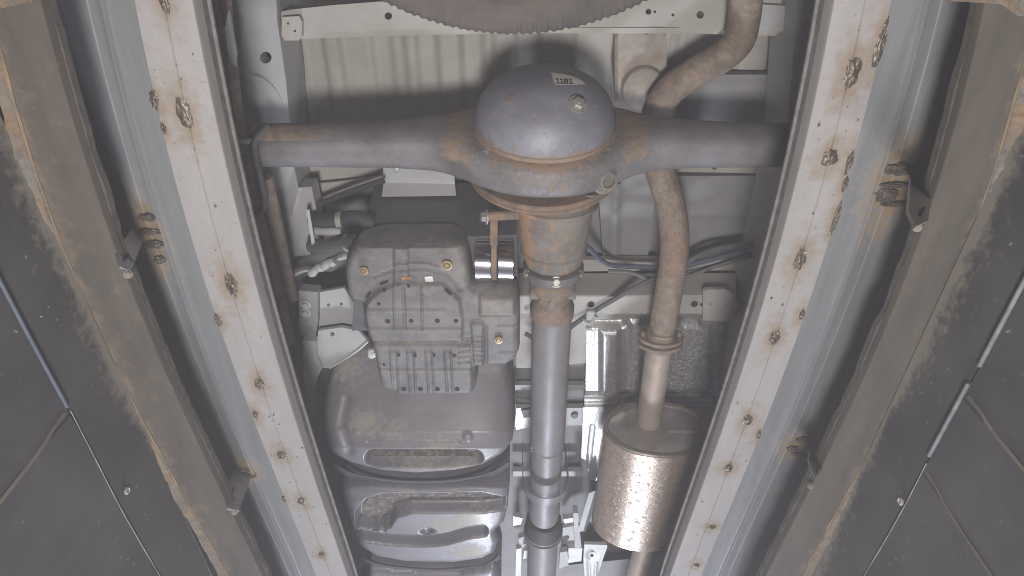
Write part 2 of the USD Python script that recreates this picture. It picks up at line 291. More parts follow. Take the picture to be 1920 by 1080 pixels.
for key, D in side.items():
    s, word = D['s'], NAMEPOS[key]
    XO, XI, XS, XR = curve(D['lo'], ZT), curve(D['li'], ZT), curve(D['seam'], ZT), curve(D['ridge'], ZG - .004)
    B1, B0 = curve(D['b1'], ZB), curve(D['b0'], ZB)
    # --- white box tube with a shallow lap along its middle
    t = thing('steel_tube', (s * .44, 0, H + ZT), ('left' if s < 0 else 'right') + (' white painted steel tube, weld blobs down its middle, beside the ' + ('battery cover and tank' if s < 0 else 'exhaust muffler')), 'steel tube')
    rings, lip = [], []
    for y in YS:
        o, i, m = XO(y), XI(y), XS(y); q = []
        for u in np.linspace(.004, 1, 7): q.append((o + (m - o) * u, ZT - (.0 if u < 1 else .0)))
        q[-1] = (m - (m - o) / abs(m - o) * .0012, ZT)
        q += [(m, ZT + .0022)]
        for u in np.linspace(.02, .97, 8): q.append((m + (i - m) * u, ZT + .0012))
        sg = np.sign(i - o)
        q += [(i - sg * .0012, ZT + .0016), (i, ZT + .0045), (i, ZT + .024), (o, ZT + .024), (o, ZT + .003)]
        lip.append([(i + sg * .0002, y, H + ZT + .0242), (i + sg * .001, y, H + ZT + .036), (i + sg * .005, y, H + ZT + .037), (i + sg * .005, y, H + ZT + .041), (o, y, H + ZT + .041), (o, y, H + ZT + .0242)])
        rings.append([(a, y, H + b) for a, b in q])
    main = obj('box_section', loft(rings), 'white_paint', t, smooth=25, wear=haloes(welds[key], ZT))
    obj('inner_lip', loft(lip), 'lip_steel', t, smooth=20, label='dull grey lip along the inner edge')
    for k, (x, y, w, h) in enumerate(welds[key]):
        z = P(x, y, ZT)
        obj('weld_bead', blob(z + [0, 0, .0005], (w * .00064, h * .00085, .0042), seed=k + 20 * (s > 0), amp=.6, freq=2.8), 'weld', t, smooth=30)
    sp = []
    for k in range(26):
        yy = random.uniform(.12, 1.3); u = random.random(); xx = XO(yy) + (XI(yy) - XO(yy)) * (.05 + .9 * u)
        sp.append(blob((xx, yy, H + ZT + .0004), np.array([1, 1.3, .7]) * random.uniform(.0007, .0019), k, n=1))
    obj('weld_spatter', sp, 'weld', t, kind='stuff')
    # --- galvanised channel behind it
    g = thing('guide_channel', (s * .52, 0, H + ZG), 'galvanised steel channel with bright ridge line between the ' + word + ' white tube and brown beam', 'steel channel')
    rings = []
    for y in YS:
        r, o = XR(y), XO(y) - s * .02
        q = [(o + (r - s * .004 - o) * u, ZG) for u in np.linspace(0, 1, 8)] + [(r - s * .002, ZG - .0045), (r + s * .0015, ZG - .0045), (r + s * .004, ZG - .001)]
        q += [(r + s * (.004 + .016 * u), ZG + .002 * u) for u in (.35, .7, 1)] + [(r + s * .021, ZG + .001), (r + s * .023, ZG + .001), (r + s * .024, ZG + .003)]
        q += [(r + s * (.024 + .14 * u), ZG + .003 + .02 * u) for u in np.linspace(.08, 1, 12)]
        q += [(r + s * .164, ZG + .1), (o, ZG + .1)]
        rings.append([(a, y, H + b) for a, b in q])
    obj('folded_sheet', loft(rings), 'galvanised', g, smooth=25, wear=haloes(scorch[key], ZG, 1.25))
    # --- brown beam along the pit edge
    b = thing('edge_beam', (s * .53, 0, H + ZB), 'dusty brown steel beam along the ' + word + ' pit wall with a rusty mortar edge', 'steel beam')
    rings = []
    for y in YS:
        a1, a0 = B1(y), B0(y) + s * .0015
        q = [(a0 + (a1 - a0) * u, ZB) for u in np.linspace(0, .99, 10)] + [(a1, ZB + .0015), (a1, ZB + .012), (a0, ZB + .012)]
        rings.append([(a, y, H + z) for a, z in q])
    obj('flange', loft(rings), 'beam_brown', b, smooth=20, wear=lambda v, B0=B0, s=s: .62 * np.exp(-np.abs(v[:, 0] - B0(v[:, 1])) / .006) + .12 * (meshkit.noise(v * [6, 2.5, 1], 3) > .62))
    # rough strip above the flange
    rings = []
    for y in np.linspace(-.4, 3.3, 700):
        a1, a0 = B1(y), B0(y); e = .009 * meshkit.fbm(np.array([[y * 22, s * 3, 0]]), 4, 5)[0] - .004
        rings.append([(a1 + s * .012, y, H + ZB + .0125), (a1 - s * e, y, H + ZB + .013), (a1 - s * e, y, H + ZB + .024), (a1 + s * .012, y, H + ZB + .026)])
    obj('packing_strip', loft(rings), 'beam_edge', b, smooth=20)
    # ragged mortar bead along the outer edge
    yy = np.linspace(-.4, 3.3, 1400); nn = meshkit.fbm(np.c_[yy * 75, np.full_like(yy, s), yy * 0], 5, 2); n2 = meshkit.fbm(np.c_[yy * 20, np.full_like(yy, 4 + s), yy * 0], 4, 9)
    rings = []
    for y, a, c in zip(yy, nn, n2):
        x = B0(y); drop = .002 + .007 * c * c + .010 * max(0, a - .42); wdt = .0003 + .003 * max(0, a - .48)
        rings.append([(x - s * wdt, y, H + ZB + .001), (x - s * wdt * .6, y, H + ZB - .003 - .003 * a), (x + s * .001, y, H + ZB - .005), (x + s * .0015, y, H + ZB - drop), (x + s * .012, y, H + ZB - drop - .004), (x + s * .012, y, H + ZB)])
    obj('mortar_bead', loft(rings), 'mortar', b, smooth=60, label='ragged rusty mortar and paint along the outer edge')
    obj('rust_line', sweep([(B0(y) + s * .0005 * math.sin(70 * y), y, H + ZB - .0018) for y in np.linspace(-.4, 3.2, 120)], [.0008 + .0022 * meshkit.noise(np.array([[k * .9, s, 0]]))[0] for k in range(120)], 6, 0), 'rust_line', b)
    # --- wall of steel panels below the beam
    XW = s * .585
    w = thing('pit_wall_' + word, (XW, 0, 0), 'dark scuffed steel pit wall on the ' + word + ' side with pale seams', None, kind='structure')
    zl = .592
    gy, gz = np.linspace(-1.0, 3.4, 720), np.linspace(zl + .0015, ZB - .003, 22)
    rings = [[(XW + s * .002, y, H + z) for z in gz] + [(XW + s * .02, y, H + gz[-1]), (XW + s * .02, y, H + gz[0])] for y in gy]
    def residue(v):
        d = H + ZB - v[:, 2]; q = np.c_[v[:, 1] * 28, d * 60, np.full(len(v), s)]; big = meshkit.fbm(np.c_[v[:, 1] * 5, d * 0, np.full(len(v), s)], 4, 3)
        return 1.25 * np.exp(-d / (.004 + .040 * np.clip(big - .32, 0, 1))) * (.55 + .9 * meshkit.fbm(q, 4, 8))
    obj('upper_panel', loft(rings), 'wall_dusty', w, smooth=20, wear=residue, label='upper wall band with rust and plaster residue along its top')
    seams = [-.3, .585, 1.9] if s < 0 else [-.3, .555, .70, 2.0]
    for a, c in zip(seams[:-1], seams[1:]):
        obj('lower_panel', rbox((XW + s * .010, (a + c) / 2, (H + zl - .003) / 2), (.02, c - a - .003, H + zl - .004), .001), 'wall_steel', w)
    for q, yq in enumerate(seams[1:-1]):
        obj('seam_strip', sweep([(XW - s * .001, yq - .01, H + zl - .012), (XW - s * .001, yq + .005, H + .35), (XW - s * .001, yq + .03, .05)], .0022 if q == 0 else .0012, 8), 'wall_seam', w)
    obj('conduit', sweep([(XW - s * .003, y, H + zl - .004 + .002 * math.sin(9 * y)) for y in np.linspace(-.3, .57 if s < 0 else .5, 9)], .0022 if s < 0 else .0027, 10), 'conduit_blue' if s < 0 else 'conduit_pale', w)
    if s > 0: obj('conduit', sweep([(XW - s * .003, y, H + zl - .004) for y in (.53, .6, .665)], .0027, 10), 'conduit_pale', w)
    obj('ledge_line', sweep([(XW - s * .001, y, H + zl - .004 + .002 * math.sin(14 * y)) for y in np.linspace(.58 if s < 0 else .68, 1.9, 14)], .0007, 6), 'ledge_metal', w)
    c = PX(237, 920, XW) if s < 0 else PX(1690, 940, XW)
    obj('screw', lathe([(0, .006), (.002, .0062), (.0035, .004), (.0022, .0028)], c, (-s, 0, 0), 14), 'zinc', w)
    D.update(g=g, XR=XR, B1=B1)

# tabs welded on the channels and bolted to the beams
def tab(key, ring, slot, boltp, beads):
    s, g = side[key]['s'], side[key]['g']
    q0, q1, q2 = P(*ring[0]), P(*ring[1]), P(*ring[2]); n = unit(np.cross(q1 - q0, q2 - q0))
    pts = []
    for x, y, z in ring:
        r_ = ray(x, y); pts.append(OFF + r_ * (n @ (q0 - OFF)) / (n @ r_))
    pts += [p + n * .003 for p in pts]
    q = obj('mounting_bracket', hull(pts), 'galvanised', g, label='bolted bracket tab reaching towards the brown beam')
    a, b2 = [OFF + ray(x, y) * (n @ (q0 - OFF)) / (n @ ray(x, y)) for x, y, z in slot]; n = n if n @ (np.array([0, 0, H]) - a) > 0 else -n
    up = n
    obj('slot', bar(a + (b2 - a) * .1 + n * .002, a + (b2 - a) * .6 + n * .002, .0035, .003, up), 'shadow_cavity', q)
    c = P(*boltp); obj('bolt', hexbolt(c, unit(np.array([0, 0, H]) - c), .0038, .004), 'cast_iron', q)
    for k, (x, y, z, w, h) in enumerate(beads):
        obj('weld_bead', blob(P(x, y, z), (w * .0008, h * .0007, .0034), k + 40, .8, 2.8), 'weld', g)
tab('l', [(250,425,.846),(270,447,.846),(246,507,.692),(226,500,.692),(219,470,.695)], ((231,492,.692),(240,470,.74)), (240,515,.688), [(276,408,.842,15,8),(282,435,.842,20,6),(290,458,.842,18,8),(300,487,.842,10,9)])
tab('l', [(440,878,.846),(472,890,.846),(449,957,.692),(426,953,.692),(422,925,.695)], ((431,942,.692),(441,900,.75)), (440,960,.688), [(455,882,.842,15,7),(470,893,.842,14,5)])
tab('r', [(1708,330,.846),(1728,345,.846),(1746,375,.695),(1740,414,.692),(1718,424,.692),(1704,395,.846)], ((1724,407,.692),(1731,385,.72)), (1720,427,.688), [(1685,318,.842,24,11),(1662,368,.842,20,14),(1676,347,.842,26,5),(1690,383,.842,34,5)])
tab('r', [(1520,838,.846),(1536,850,.846),(1541,880,.695),(1530,894,.692),(1524,885,.692),(1516,862,.846)], ((1530,887,.692),(1535,866,.72)), (1520,912,.688), [(1507,826,.842,16,7),(1487,843,.842,14,8),(1500,853,.842,18,5)])
for key, ring in (('l', [(-60,-40),(66,-40),(60,4),(-60,28)]), ('r', [(1785,-40),(1990,-40),(1990,34),(1908,30),(1880,8),(1783,2)])):
    obj('cross_plate', plate(ring, ZB - .012, .010), 'mortar', None, label=('pale rusty plate across the top end of the ' + NAMEPOS[key] + ' brown beam'), cat='steel plate')

# ---------------------------------------------------------------- spare wheel
tz = .945; tc = P(964, 84, tz); RT = .425
sw = thing('spare_wheel', (tc[0], tc[1] - RT, H + tz), 'dusty spare wheel slung flat under the rear, tyre rim at the top edge', 'spare wheel')
prof = [(0.0, .20), (.006, .235), (.004, .25), (.0, .262), (-.002, .30), (-.004, .315), (-.002, .322), (-.003, .345), (.001, .362), (.004, .366), (.003, .372), (.010, .392), (.022, .412), (.034, .421), (.06, RT), (.10, RT), (.14, RT), (.175, .405), (.19, .33), (.185, .22), (.1, .2)]
nseg = 900; a = np.linspace(0, 2 * np.pi, nseg, endpoint=False); tl = math.radians(5); rings = []
for zz, rr in prof:
    lug = .0022 * ((np.arange(nseg) // 2) % 2) * (.4 + np.random.default_rng(5).random(nseg // 4 + 1)[np.arange(nseg) // 4]) if rr > .40 else 0
    r = rr - lug; p = np.stack([r * np.cos(a), r * np.sin(a), np.full(nseg, zz)], 1); rings.append(p)
rings.append(rings[0]); R = np.array(rings); cy, sy = math.cos(tl), math.sin(tl)
R = np.stack([R[..., 0], R[..., 1] * cy - R[..., 2] * sy, R[..., 1] * sy + R[..., 2] * cy], -1) + [tc[0], tc[1] - RT * cy, H + tz - RT * sy * .9]
obj('tyre', loft(R, caps=False), 'tyre', sw, smooth=28, wear=lambda v: .35 * (np.abs(np.hypot(v[:, 0] - tc[0], v[:, 1] - tc[1] + RT) - .345) < .02))
rc = np.array([tc[0], tc[1] - RT * cy, H + tz - RT * sy * .9])
obj('wheel_rim', lathe([(.02, .0), (.02, .05), (.028, .06), (.028, .11), (.01, .14), (.03, .17), (.012, .195), (.03, .204), (.06, .2)], rc, (0, -sy, cy), 64), 'rim_rust', sw)

# ---------------------------------------------------------------- the truck
T = thing('truck', (0, .41, H + .80), 'underside of a small truck: rear axle, driveshaft, tank and muffler', 'truck')
# floor of the body
def ribs(x, y):
    out = 0
    for a, b, h in ((560,572,.014),(612,642,.016),(700,736,-.012),(762,784,.014),(822,866,.016),(906,926,-.014),(968,1010,.014),(1075,1150,.014),(1265,1330,.014),(1385,1440,.014)):
        c = 960 + (x - 960) * (1 + (110 - y) * -.00045); out = out + .75 * h * sstep((c - a) / 13 + .5) * sstep((b - c) / 13 + .5)
    return out
obj('rear_floor', field([(330,-60),(1560,-60),(1560,300),(330,300)], 5, 1.46, ribs, 0), 'body_paint', T, label='pale ribbed sheet floor above the axle')
obj('front_floor', field([(360,296),(1520,296),(1500,620),(420,620)], 6, 1.45, lambda x, y: .018 * sstep((np.sin(P(x, y, 1.45)[:, 0] * 2 * np.pi / .21 + 1.2)) * 2.2), 0), 'underseal', T, label='grey undersealed floor ahead of the axle')
obj('cab_floor', plate([(420,616),(1500,616),(1420,1160),(560,1160)], lambda x, y: 1.44 + 0 * x, .01), 'underseal', T, label='grey floor over tank and driveshaft')
obj('underseal_panel', field([(1252,140),(1500,140),(1500,232),(1240,232)], 6, 1.40, press(sbox(1290, 150, 1470, 225), .006, 8), .03), 'underseal', T, label='dark splash panel beside the tailpipe bend')
obj('underseal_panel', field([(1120,318),(1235,322),(1215,480),(1130,480)], 5, 1.40, press(LineString([(1155,320),(1150,480)]), .012, 16), .03), 'underseal', T)
obj('underseal_panel', field([(1262,330),(1480,330),(1440,482),(1258,482)], 5, 1.39, press(LineString([(1300,400),(1440,400)]), .006, 14), .03), 'underseal', T)
# chassis rails and crossmembers
def rail(name, ring, Z, th, holes=(), lab=None, mat='rail_paint'):
    return obj(name, plate(ring, Z, th, holes), mat, T, label=lab, smooth=20)
lr = rail('chassis_rail', [(432,-40),(516,-40),(520,40),(526,80),(536,150),(542,215),(549,300),(578,440),(583,478),(545,482),(470,470),(455,300)], 1.30, .13, [(498,108,11)], 'left chassis rail with a round hole')
obj('hole_cup', lathe([(0, .0), (.0, .014)], P(498, 108, 1.34), DOWN, 20), 'shadow_cavity', lr)
obj('pressed_arch', sweep([P(x, y, 1.298) for x, y in ((470,140),(492,147),(512,165),(527,190),(532,215))], .0028, 8), 'rail_paint', lr)
rail('chassis_rail', [(1500,-40),(1610,-40),(1560,300),(1470,620),(1420,760),(1368,760),(1400,600),(1470,300)], 1.24, .13, lab='right chassis rail, mostly hidden by the white tube')
rail('rear_crossmember', [(545,18),(620,10),(710,3),(960,-6),(1365,-2),(1540,-2),(1540,66),(1380,58),(1250,50),(960,52),(700,58),(560,62),(530,64),(527,22)], 1.32, .06, [(728,30,7),(1216,22,5.5),(1228,22,2.5),(1313,28,7),(1262,28,3)], 'pale rear crossmember with bolt holes', 'body_paint')
rail('end_plate', [(529,32),(560,30),(566,40),(566,68),(560,76),(534,76),(528,66)], 1.30, .012, [(540,44,2.5),(553,58,2.5)], mat='body_paint')
rail('flange_strip', [(528,52),(1540,52),(1540,70),(1300,63),(960,62),(700,68),(540,74)], 1.335, .006, lab='lower lip of the rear crossmember', mat='body_paint')
rail('flange_strip', [(1230,300),(1500,300),(1490,326),(1240,322)], 1.40, .03, [(1340,312,6)], mat='body_paint')
rail('flange_strip', [(490,310),(725,305),(725,338),(600,345),(500,352)], 1.40, .03, [(520,322,6),(523,437,5)], mat='body_paint')
rail('side_bracket', [(1415,14),(1428,8),(1490,12),(1482,60),(1402,56)], 1.30, .02, mat='rail_paint')
rail('damper_mount', [(1160,52),(1215,50),(1240,60),(1250,70),(1250,140),(1235,190),(1158,190),(1152,120)], 1.36, .05, [(1212,60,5)], 'rust-edged pressed mount beside the axle cover', 'mount_paint')
obj('mount_dome', lathe([(0, .048), (.012, .044), (.022, .03), (.026, 0)], P(1205, 165, 1.355), DOWN, 24), 'mount_paint', T)
rail('damper_edge', [(1152,55),(1158,53),(1158,190),(1153,190)], 1.352, .006, mat='exhaust_rust')
cm = obj('middle_crossmember', hull([P(x, y, z) for x, y, z in ((900,588,1.28),(1380,588,1.28),(900,553,1.28),(1380,553,1.28),(900,556,1.277),(1380,556,1.277),(900,512,1.37),(1380,512,1.37),(900,600,1.37),(1380,600,1.37))]), 'body_paint', T, label='khaki crossmember ahead of the axle', smooth=10)
obj('hole', lathe([(0, .0), (.0012, .0085), (0, .0088)], P(1108, 571, 1.277), DOWN, 16), 'shadow_cavity', cm); obj('hole', lathe([(0, .0), (.0012, .0085), (0, .0088)], P(1302, 570, 1.277), DOWN, 16), 'shadow_cavity', cm)
obj('hole', lathe([(0, .0), (.0012, .005), (0, .0052)], P(1316, 571, 1.277), DOWN, 12), 'shadow_cavity', cm)
rail('end_plate', [(1318,548),(1325,543),(1362,543),(1378,552),(1385,575),(1376,596),(1360,604),(1318,600)], 1.268, .012, [(1331,570,2)], mat='body_paint')
rail('flange_strip', [(1088,487),(1240,487),(1240,507),(1088,509)], 1.372, .02, mat='body_paint')
rail('flange_strip', [(1280,487),(1400,487),(1400,507),(1280,507)], 1.374, .02, mat='body_paint')
rail('web_plate', [(968,590),(1104,590),(1102,680),(1064,684),(1000,690),(968,690)], 1.36, .02, mat='body_paint')
rail('cross_strip', [(962,722),(1335,722),(1335,732),(962,732)], 1.40, .02, mat='rail_paint'); rail('cross_strip', [(962,757),(1100,757),(1100,765),(962,765)], 1.39, .02, mat='rail_paint')
rail('cross_strip', [(962,884),(1090,884),(1090,893),(962,893)], 1.37, .02, mat='rail_paint')

# aluminised heat shield over the exhaust
hs_relief = total(press(sbox(1126, 618, 1160, 735), .012, 7), press(sbox(1182, 600, 1200, 740), .010, 7), press(sbox(1280, 610, 1330, 730), .010, 8), press(capsule((1108, 600), (1162, 600), 13), -.02, 5), press(capsule((1322, 602), (1365, 602), 9), -.02, 5))
hs = obj('heat_shield', field([(1100,590),(1360,590),(1348,742),(1098,742)], 2.5, 1.345, hs_relief, .01), 'aluminised', T, label='crinkled bright heat shield behind the exhaust pipe', wear=lambda v: .42 * sstep((v[:, 0] - P(1168, 660, 1.345)[0]) / .03))  # right part dulled by colour so the left column looks lit
obj('ribbed_flange', field([(1096,742),(1335,742),(1332,760),(1096,762)], 2, 1.335, total(*[press(LineString([(1090, y), (1340, y)]), .004, 3) for y in (747, 756)], *[press(LineString([(x, 738), (x, 764)]), .004, 3) for x in (1170, 1176, 1245)]), .01), 'aluminised', hs)
obj('lower_shield', field([(1094,764),(1158,764),(1140,830),(1132,880),(1118,902),(1104,898),(1098,862),(1090,858)], 2, 1.33, total(press(LineString([(1112, 800), (1103, 880)]), -.010, 5), press(LineString([(1135, 810), (1122, 890)]), .006, 7)), .01), 'aluminised', hs)

# ---- rear axle
xc, yc, zc = .060, .412, H + 1.127
TI = math.radians(10); cT, sT = math.cos(TI), math.sin(TI)
def tilt(m):                              # the pinion points slightly upwards
    v = m.vertices.copy(); dy, dz = v[:, 1] - yc, v[:, 2] - zc; v[:, 1], v[:, 2] = yc + dy * cT - dz * sT, zc + dy * sT + dz * cT; m.vertices = v; return m
def untilt(v):
    v = v.copy(); dy, dz = v[:, 1] - yc, v[:, 2] - zc; v[:, 1], v[:, 2] = yc + dy * cT + dz * sT, zc - dy * sT + dz * cT; return v
dx = np.array([0, .04, .075, .1, .12, .14, .16, .18, .21, .25, .30, .36, .5, .9]); hz = np.array([.141, .137, .126, .114, .102, .089, .076, .065, .055, .049, .045, .0425, .0405, .0395])
oy = np.array([0, 0, 0, -.001, -.002, -.004, -.005, -.005, -.005, -.004, -.003, -.002, -.002, -.002]); hy = np.array([.044, .044, .044, .044, .045, .046, .046, .045, .044, .043, .042, .0415, .0405, .0395]); ex = np.array([3.8, 3.8, 3.7, 3.6, 3.5, 3.4, 3.2, 3.0, 2.7, 2.45, 2.2, 2.1, 2, 2])
from scipy.interpolate import PchipInterpolator
HZ = [PchipInterpolator(dx, q_) for q_ in (hz, oy, ex, hy)]
xs = np.unique(np.r_[np.linspace(-.9, .9, 90), np.linspace(-.3, .3, 90)]); an = np.linspace(0, 2 * np.pi, 56, endpoint=False); rings = []
for x in xs:
    d = abs(x); n = float(HZ[2](d)); c, q = np.cos(an), np.sin(an)
    from_c = np.sign(c) * np.abs(c) ** (2 / n); from_s = np.sign(q) * np.abs(q) ** (2 / n)
    rings.append(np.stack([np.full(56, xc + x), yc + float(HZ[1](d)) + float(HZ[3](d)) * from_c, zc - .004 * d / .5 + float(HZ[0](d)) * from_s], 1))
def axle_wear(v):
    v = untilt(v)
    r = np.hypot(v[:, 0] - xc, v[:, 2] - zc); near = np.exp(-np.abs(r - .128) / .014) * (v[:, 1] < yc + .02)
    horn = np.exp(-((np.abs(v[:, 0] - xc) - .16) / .035) ** 2) * (v[:, 1] < yc - .012)
    ends = .55 * sstep((xc - .30 - v[:, 0]) / .2) * (v[:, 1] < yc - .03)
    front = .5 * sstep((v[:, 1] - yc - .025) / .015)
    return np.maximum.reduce([.80 * near, .60 * horn, 1.0 * ends, 1.1 * front])
ax = obj('axle_housing', tilt(loft(rings)), 'axle_steel', T, smooth=50, wear=axle_wear, label='dark banjo axle housing with rust along the seams')
obj('cover_seam', tilt(lathe([(-.001, .127), (.004, .133), (.009, .134), (.012, .130)], (xc, yc - .052, zc), (0, 1, 0), 72)), 'axle_steel', ax, wear=lambda v: np.full(len(v), .62))
obj('carrier_flange', tilt(lathe([(0, .120), (0, .1435), (.003, .1455), (.007, .1455), (.009, .1425), (.011, .1425), (.013, .1445), (.018, .1445), (.021, .138), (.024, .118)], (xc, yc + .0405, zc), (0, 1, 0), 72)), 'rust_flange', ax)
c = P(1131, 334, 1.036); nrm = unit(np.array([.35, -.1, -.9]))
obj('drain_boss', lathe([(-.02, .03), (.008, .028), (.012, .024)], c, nrm, 28), 'axle_steel', ax, wear=lambda v: np.full(len(v), .42))
obj('drain_plug', lathe([(.010, .017), (.020, .0165), (.021, .0125), (.0155, .012), (.0155, 0)], c, nrm, 24), 'cast_iron', ax)
obj('vent_bolt', hexbolt(P(912, 287, 1.035), unit([-.5, -.5, -.8]), .006), 'zinc', ax)
# domed cover at the rear
R0 = .131; prof = [(0, R0), (.012, R0), (.028, R0 * .985), (.05, R0 * .94), (.072, R0 * .86), (.090, R0 * .75), (.104, R0 * .61), (.114, R0 * .45), (.120, R0 * .28), (.1225, R0 * .12), (.123, 0.0)]
prof = catmull([(a, b, 0) for a, b in prof], 4)[:, :2]
prof[:, 0] *= .82
dome = tilt(lathe(prof, (xc, yc - .040, zc), (0, -1, 0), 72))
import trimesh.ray.ray_triangle as _rt
def hit(mesh, px, py):
    o = OFF[None]; d = unit(ray(px, py))[None]; loc, _, tr = _rt.RayMeshIntersector(mesh).intersects_location(o, d, multiple_hits=True)
    k = np.argmin(np.linalg.norm(loc - OFF, axis=1)); n = mesh.face_normals[tr[k]]; n = n if n @ (OFF - loc[k]) > 0 else -n
    return loc[k], n
chip = hit(dome, 957, 183)[0]
dc = obj('differential_cover', dome, 'cover_paint', T, smooth=60, label='domed blue-black differential cover with a sticker',
         wear=lambda v: np.maximum(.80 * np.exp(-np.clip(yc - .045 - untilt(v)[:, 1], 0, 1) / .012), 1.05 * np.exp(-(np.linalg.norm((v - chip) * [1, 1.6, 1.6], axis=1) / .013) ** 2)))
c, n = hit(dome, 1083, 196)
obj('filler_plug', hexbolt(c, n, .0115, .009) + [lathe([(.008, .006), (.011, .005), (.011, 0)], c, n, 12)], 'zinc', dc)
obj('splash_mark', blob(c + np.array([.010, .014, -.001]), (.006, .003, .002), 3), 'zinc', dc)
def on_surface(mesh, poly, lift, step=1.1):     # a thin label laid on a surface
    g = Polygon(poly); x0, y0, x1, y1 = g.bounds; xs_, ys_ = np.arange(x0, x1, step), np.arange(y0, y1, step); X, Y = np.meshgrid(xs_, ys_)
    V = np.zeros((X.size, 3)); ok = np.zeros(X.size, bool)
    for i, (a_, b_) in enumerate(zip(X.ravel(), Y.ravel())):
        if g.buffer(.1).contains(Point(a_, b_)):
            try: p, nn_ = hit(mesh, a_, b_)
            except ValueError: continue
            V[i] = p + nn_ * lift; ok[i] = True
    I = np.arange(X.size).reshape(X.shape); q = np.stack([I[:-1, :-1], I[:-1, 1:], I[1:, 1:], I[1:, :-1]], -1).reshape(-1, 4); q = q[ok[q].all(1)]
    return trimesh.Trimesh(V, np.vstack([q[:, :3], q[:, [0, 2, 3]]]), process=True)
obj('sticker', on_surface(dome, [(1032,136),(1050,138),(1070,142),(1086,148),(1100,159),(1070,161),(1040,160)], .0012), 'sticker_white', dc, label='pale curved sticker with dark digits 1181', smooth=60)
txt = []
for ch, px0 in zip('1181', (1040, 1048, 1056, 1065)):
    m = meshkit.text_mesh(ch, .0135, .0006, True); p, nn_ = hit(dome, px0, 158); u = unit(np.array([1, 0, 0]) - nn_ * nn_[0]); w_ = -np.cross(u, nn_); w_ = w_ if ((p + w_ * .01)[1] < p[1]) else -w_
    m.vertices = p + nn_ * .0015 + m.vertices[:, :1] * u * .8 + m.vertices[:, 1:2] * w_ + m.vertices[:, 2:] * nn_; txt.append(m)
obj('sticker_print', txt, 'ink', dc)
# pinion carrier, flange and driveshaft
A0, A1 = P(1038, 478, 1.135), P(1034, 640, 1.12); A1[2] = A0[2] - .002
d1 = unit(A1 - A0); nose = A0 - d1 * ((A0[1] - (yc + .05)) / d1[1])
L1 = np.linalg.norm(P(1038, 492, 1.135) - nose)
cr = obj('pinion_carrier', lathe([(0, .115), (.006, .117), (.018, .110), (.030, .097), (.034, .097), (.037, .102), (.042, .102), (.045, .094), (.062, .083), (.066, .083), (.069, .088), (.074, .088), (.077, .079), (L1 - .038, .068), (L1 - .034, .0705), (L1 - .030, .0705), (L1 - .026, .064), (L1 - .006, .061), (L1, .058)], nose, d1, 56), 'cast_iron', T, label='rusty cast pinion carrier nose', wear=lambda v: .30 + .38 * sstep((xc - .005 - v[:, 0]) / .03) + .3 * (meshkit.noise(v * 30, 4) - .5))
for ang in (-2.3, -1.1, -.5):
    q = nose + d1 * .006 + .122 * np.array([math.cos(ang), 0, math.sin(ang)]); obj('flange_bolt', hexbolt(q, d1, .0075, .01), 'cast_iron', cr)
obj('mount_lug', bar(P(905, 405, 1.07), P(975, 402, 1.07), .018, .014, bev=.003), 'rust_flange', cr)
obj('lug_bolt', hexbolt(P(912, 407, 1.065), (-1, -.1, -.25), .010, .012) , 'zinc', cr)
fl0 = nose + d1 * (L1 + .002)
uj = obj('companion_flange', lathe([(0, .052), (.004, .066), (.022, .066), (.026, .062), (.03, .045)], fl0, d1, 40), 'axle_steel', T, label='dark driveshaft flange with zinc bolts')
for ang in (-2.72, -1.52, -.45):
    q = fl0 + d1 * .010 + .060 * np.array([math.cos(ang), 0, math.sin(ang)]); obj('flange_bolt', hexbolt(q, unit([math.cos(ang) * .6, -.5, math.sin(ang)]), .0085, .008), 'zinc', uj)
s0 = np.linalg.norm(P(1036, 536, 1.11) - fl0) - .0
yk = [(.03, .044), (.04, .052), (.055, .054), (.075, .050), (.095, .048), (.11, .050), (.135, .049)]
yo = lathe(yk, fl0, d1, 40); yv = yo.vertices; rel = yv - fl0; al = rel @ d1
yv[:, 0] += np.where((al > .05) & (al < .10), -.012 * np.sin((al - .05) / .05 * np.pi) * np.sign(rel[:, 0]), 0); yo.vertices = yv
obj('yoke', yo, 'axle_steel', uj, wear=lambda v: np.full(len(v), .52))
cross = fl0 + d1 * .072
obj('joint_cross', [sweep([cross + [-.05, 0, -.01], cross + [.05, 0, -.01]], .013, 14, 0), sweep([cross + [0, 0, -.044], cross + [0, 0, .04]], .014, 14, 0)], 'cast_iron', uj)
S0 = fl0 + d1 * .130; S1 = P(1026, 835, 1.135); S2 = P(1020, 968, 1.14); r1 = .0455
ds = obj('driveshaft', lathe([(0, .044), (.006, r1 + .001), (.012, r1), (np.linalg.norm(S1 - S0), r1)], S0, S1 - S0, 48), 'shaft_paint', T, label='grey tubular driveshaft running forward', wear=lambda v: .25 * sstep((v[:, 0] - S0[0] - .01) / .03))
l2 = np.linalg.norm(S2 - S1)
obj('front_sleeve', lathe([(-.008, r1), (-.004, r1 + .0015), (.004, .0435), (.006, .0425), (l2 * .8, .0425), (l2 * .82, .0445), (l2 * .9, .0445), (l2, .042)], S1, S2 - S1, 48), 'shaft_paint', ds)
bd = unit(S2 - S1)
obj('weld_tab', rbox(S1 + np.array([-.040, -.005, -.012]), (.008, .02, .014), .002), 'zinc', ds)
obj('centre_bearing', lathe([(0, .040), (.004, .049), (.012, .052), (.035, .054), (.055, .057), (.061, .055), (.065, .047)], S2 + bd * .004, bd, 48), 'black_rubber', T, label='black rubber centre bearing with pale rings')
obj('bearing_ring', [lathe([(0, .0545), (.002, .058), (.006, .058), (.008, .0545)], S2 + bd * z, bd, 48) for z in (.058, .074)], 'shaft_paint', T)
obj('front_driveshaft', lathe([(.06, .045), (.09, .046), (.8, .046)], S2, bd, 40), 'shaft_paint', T)
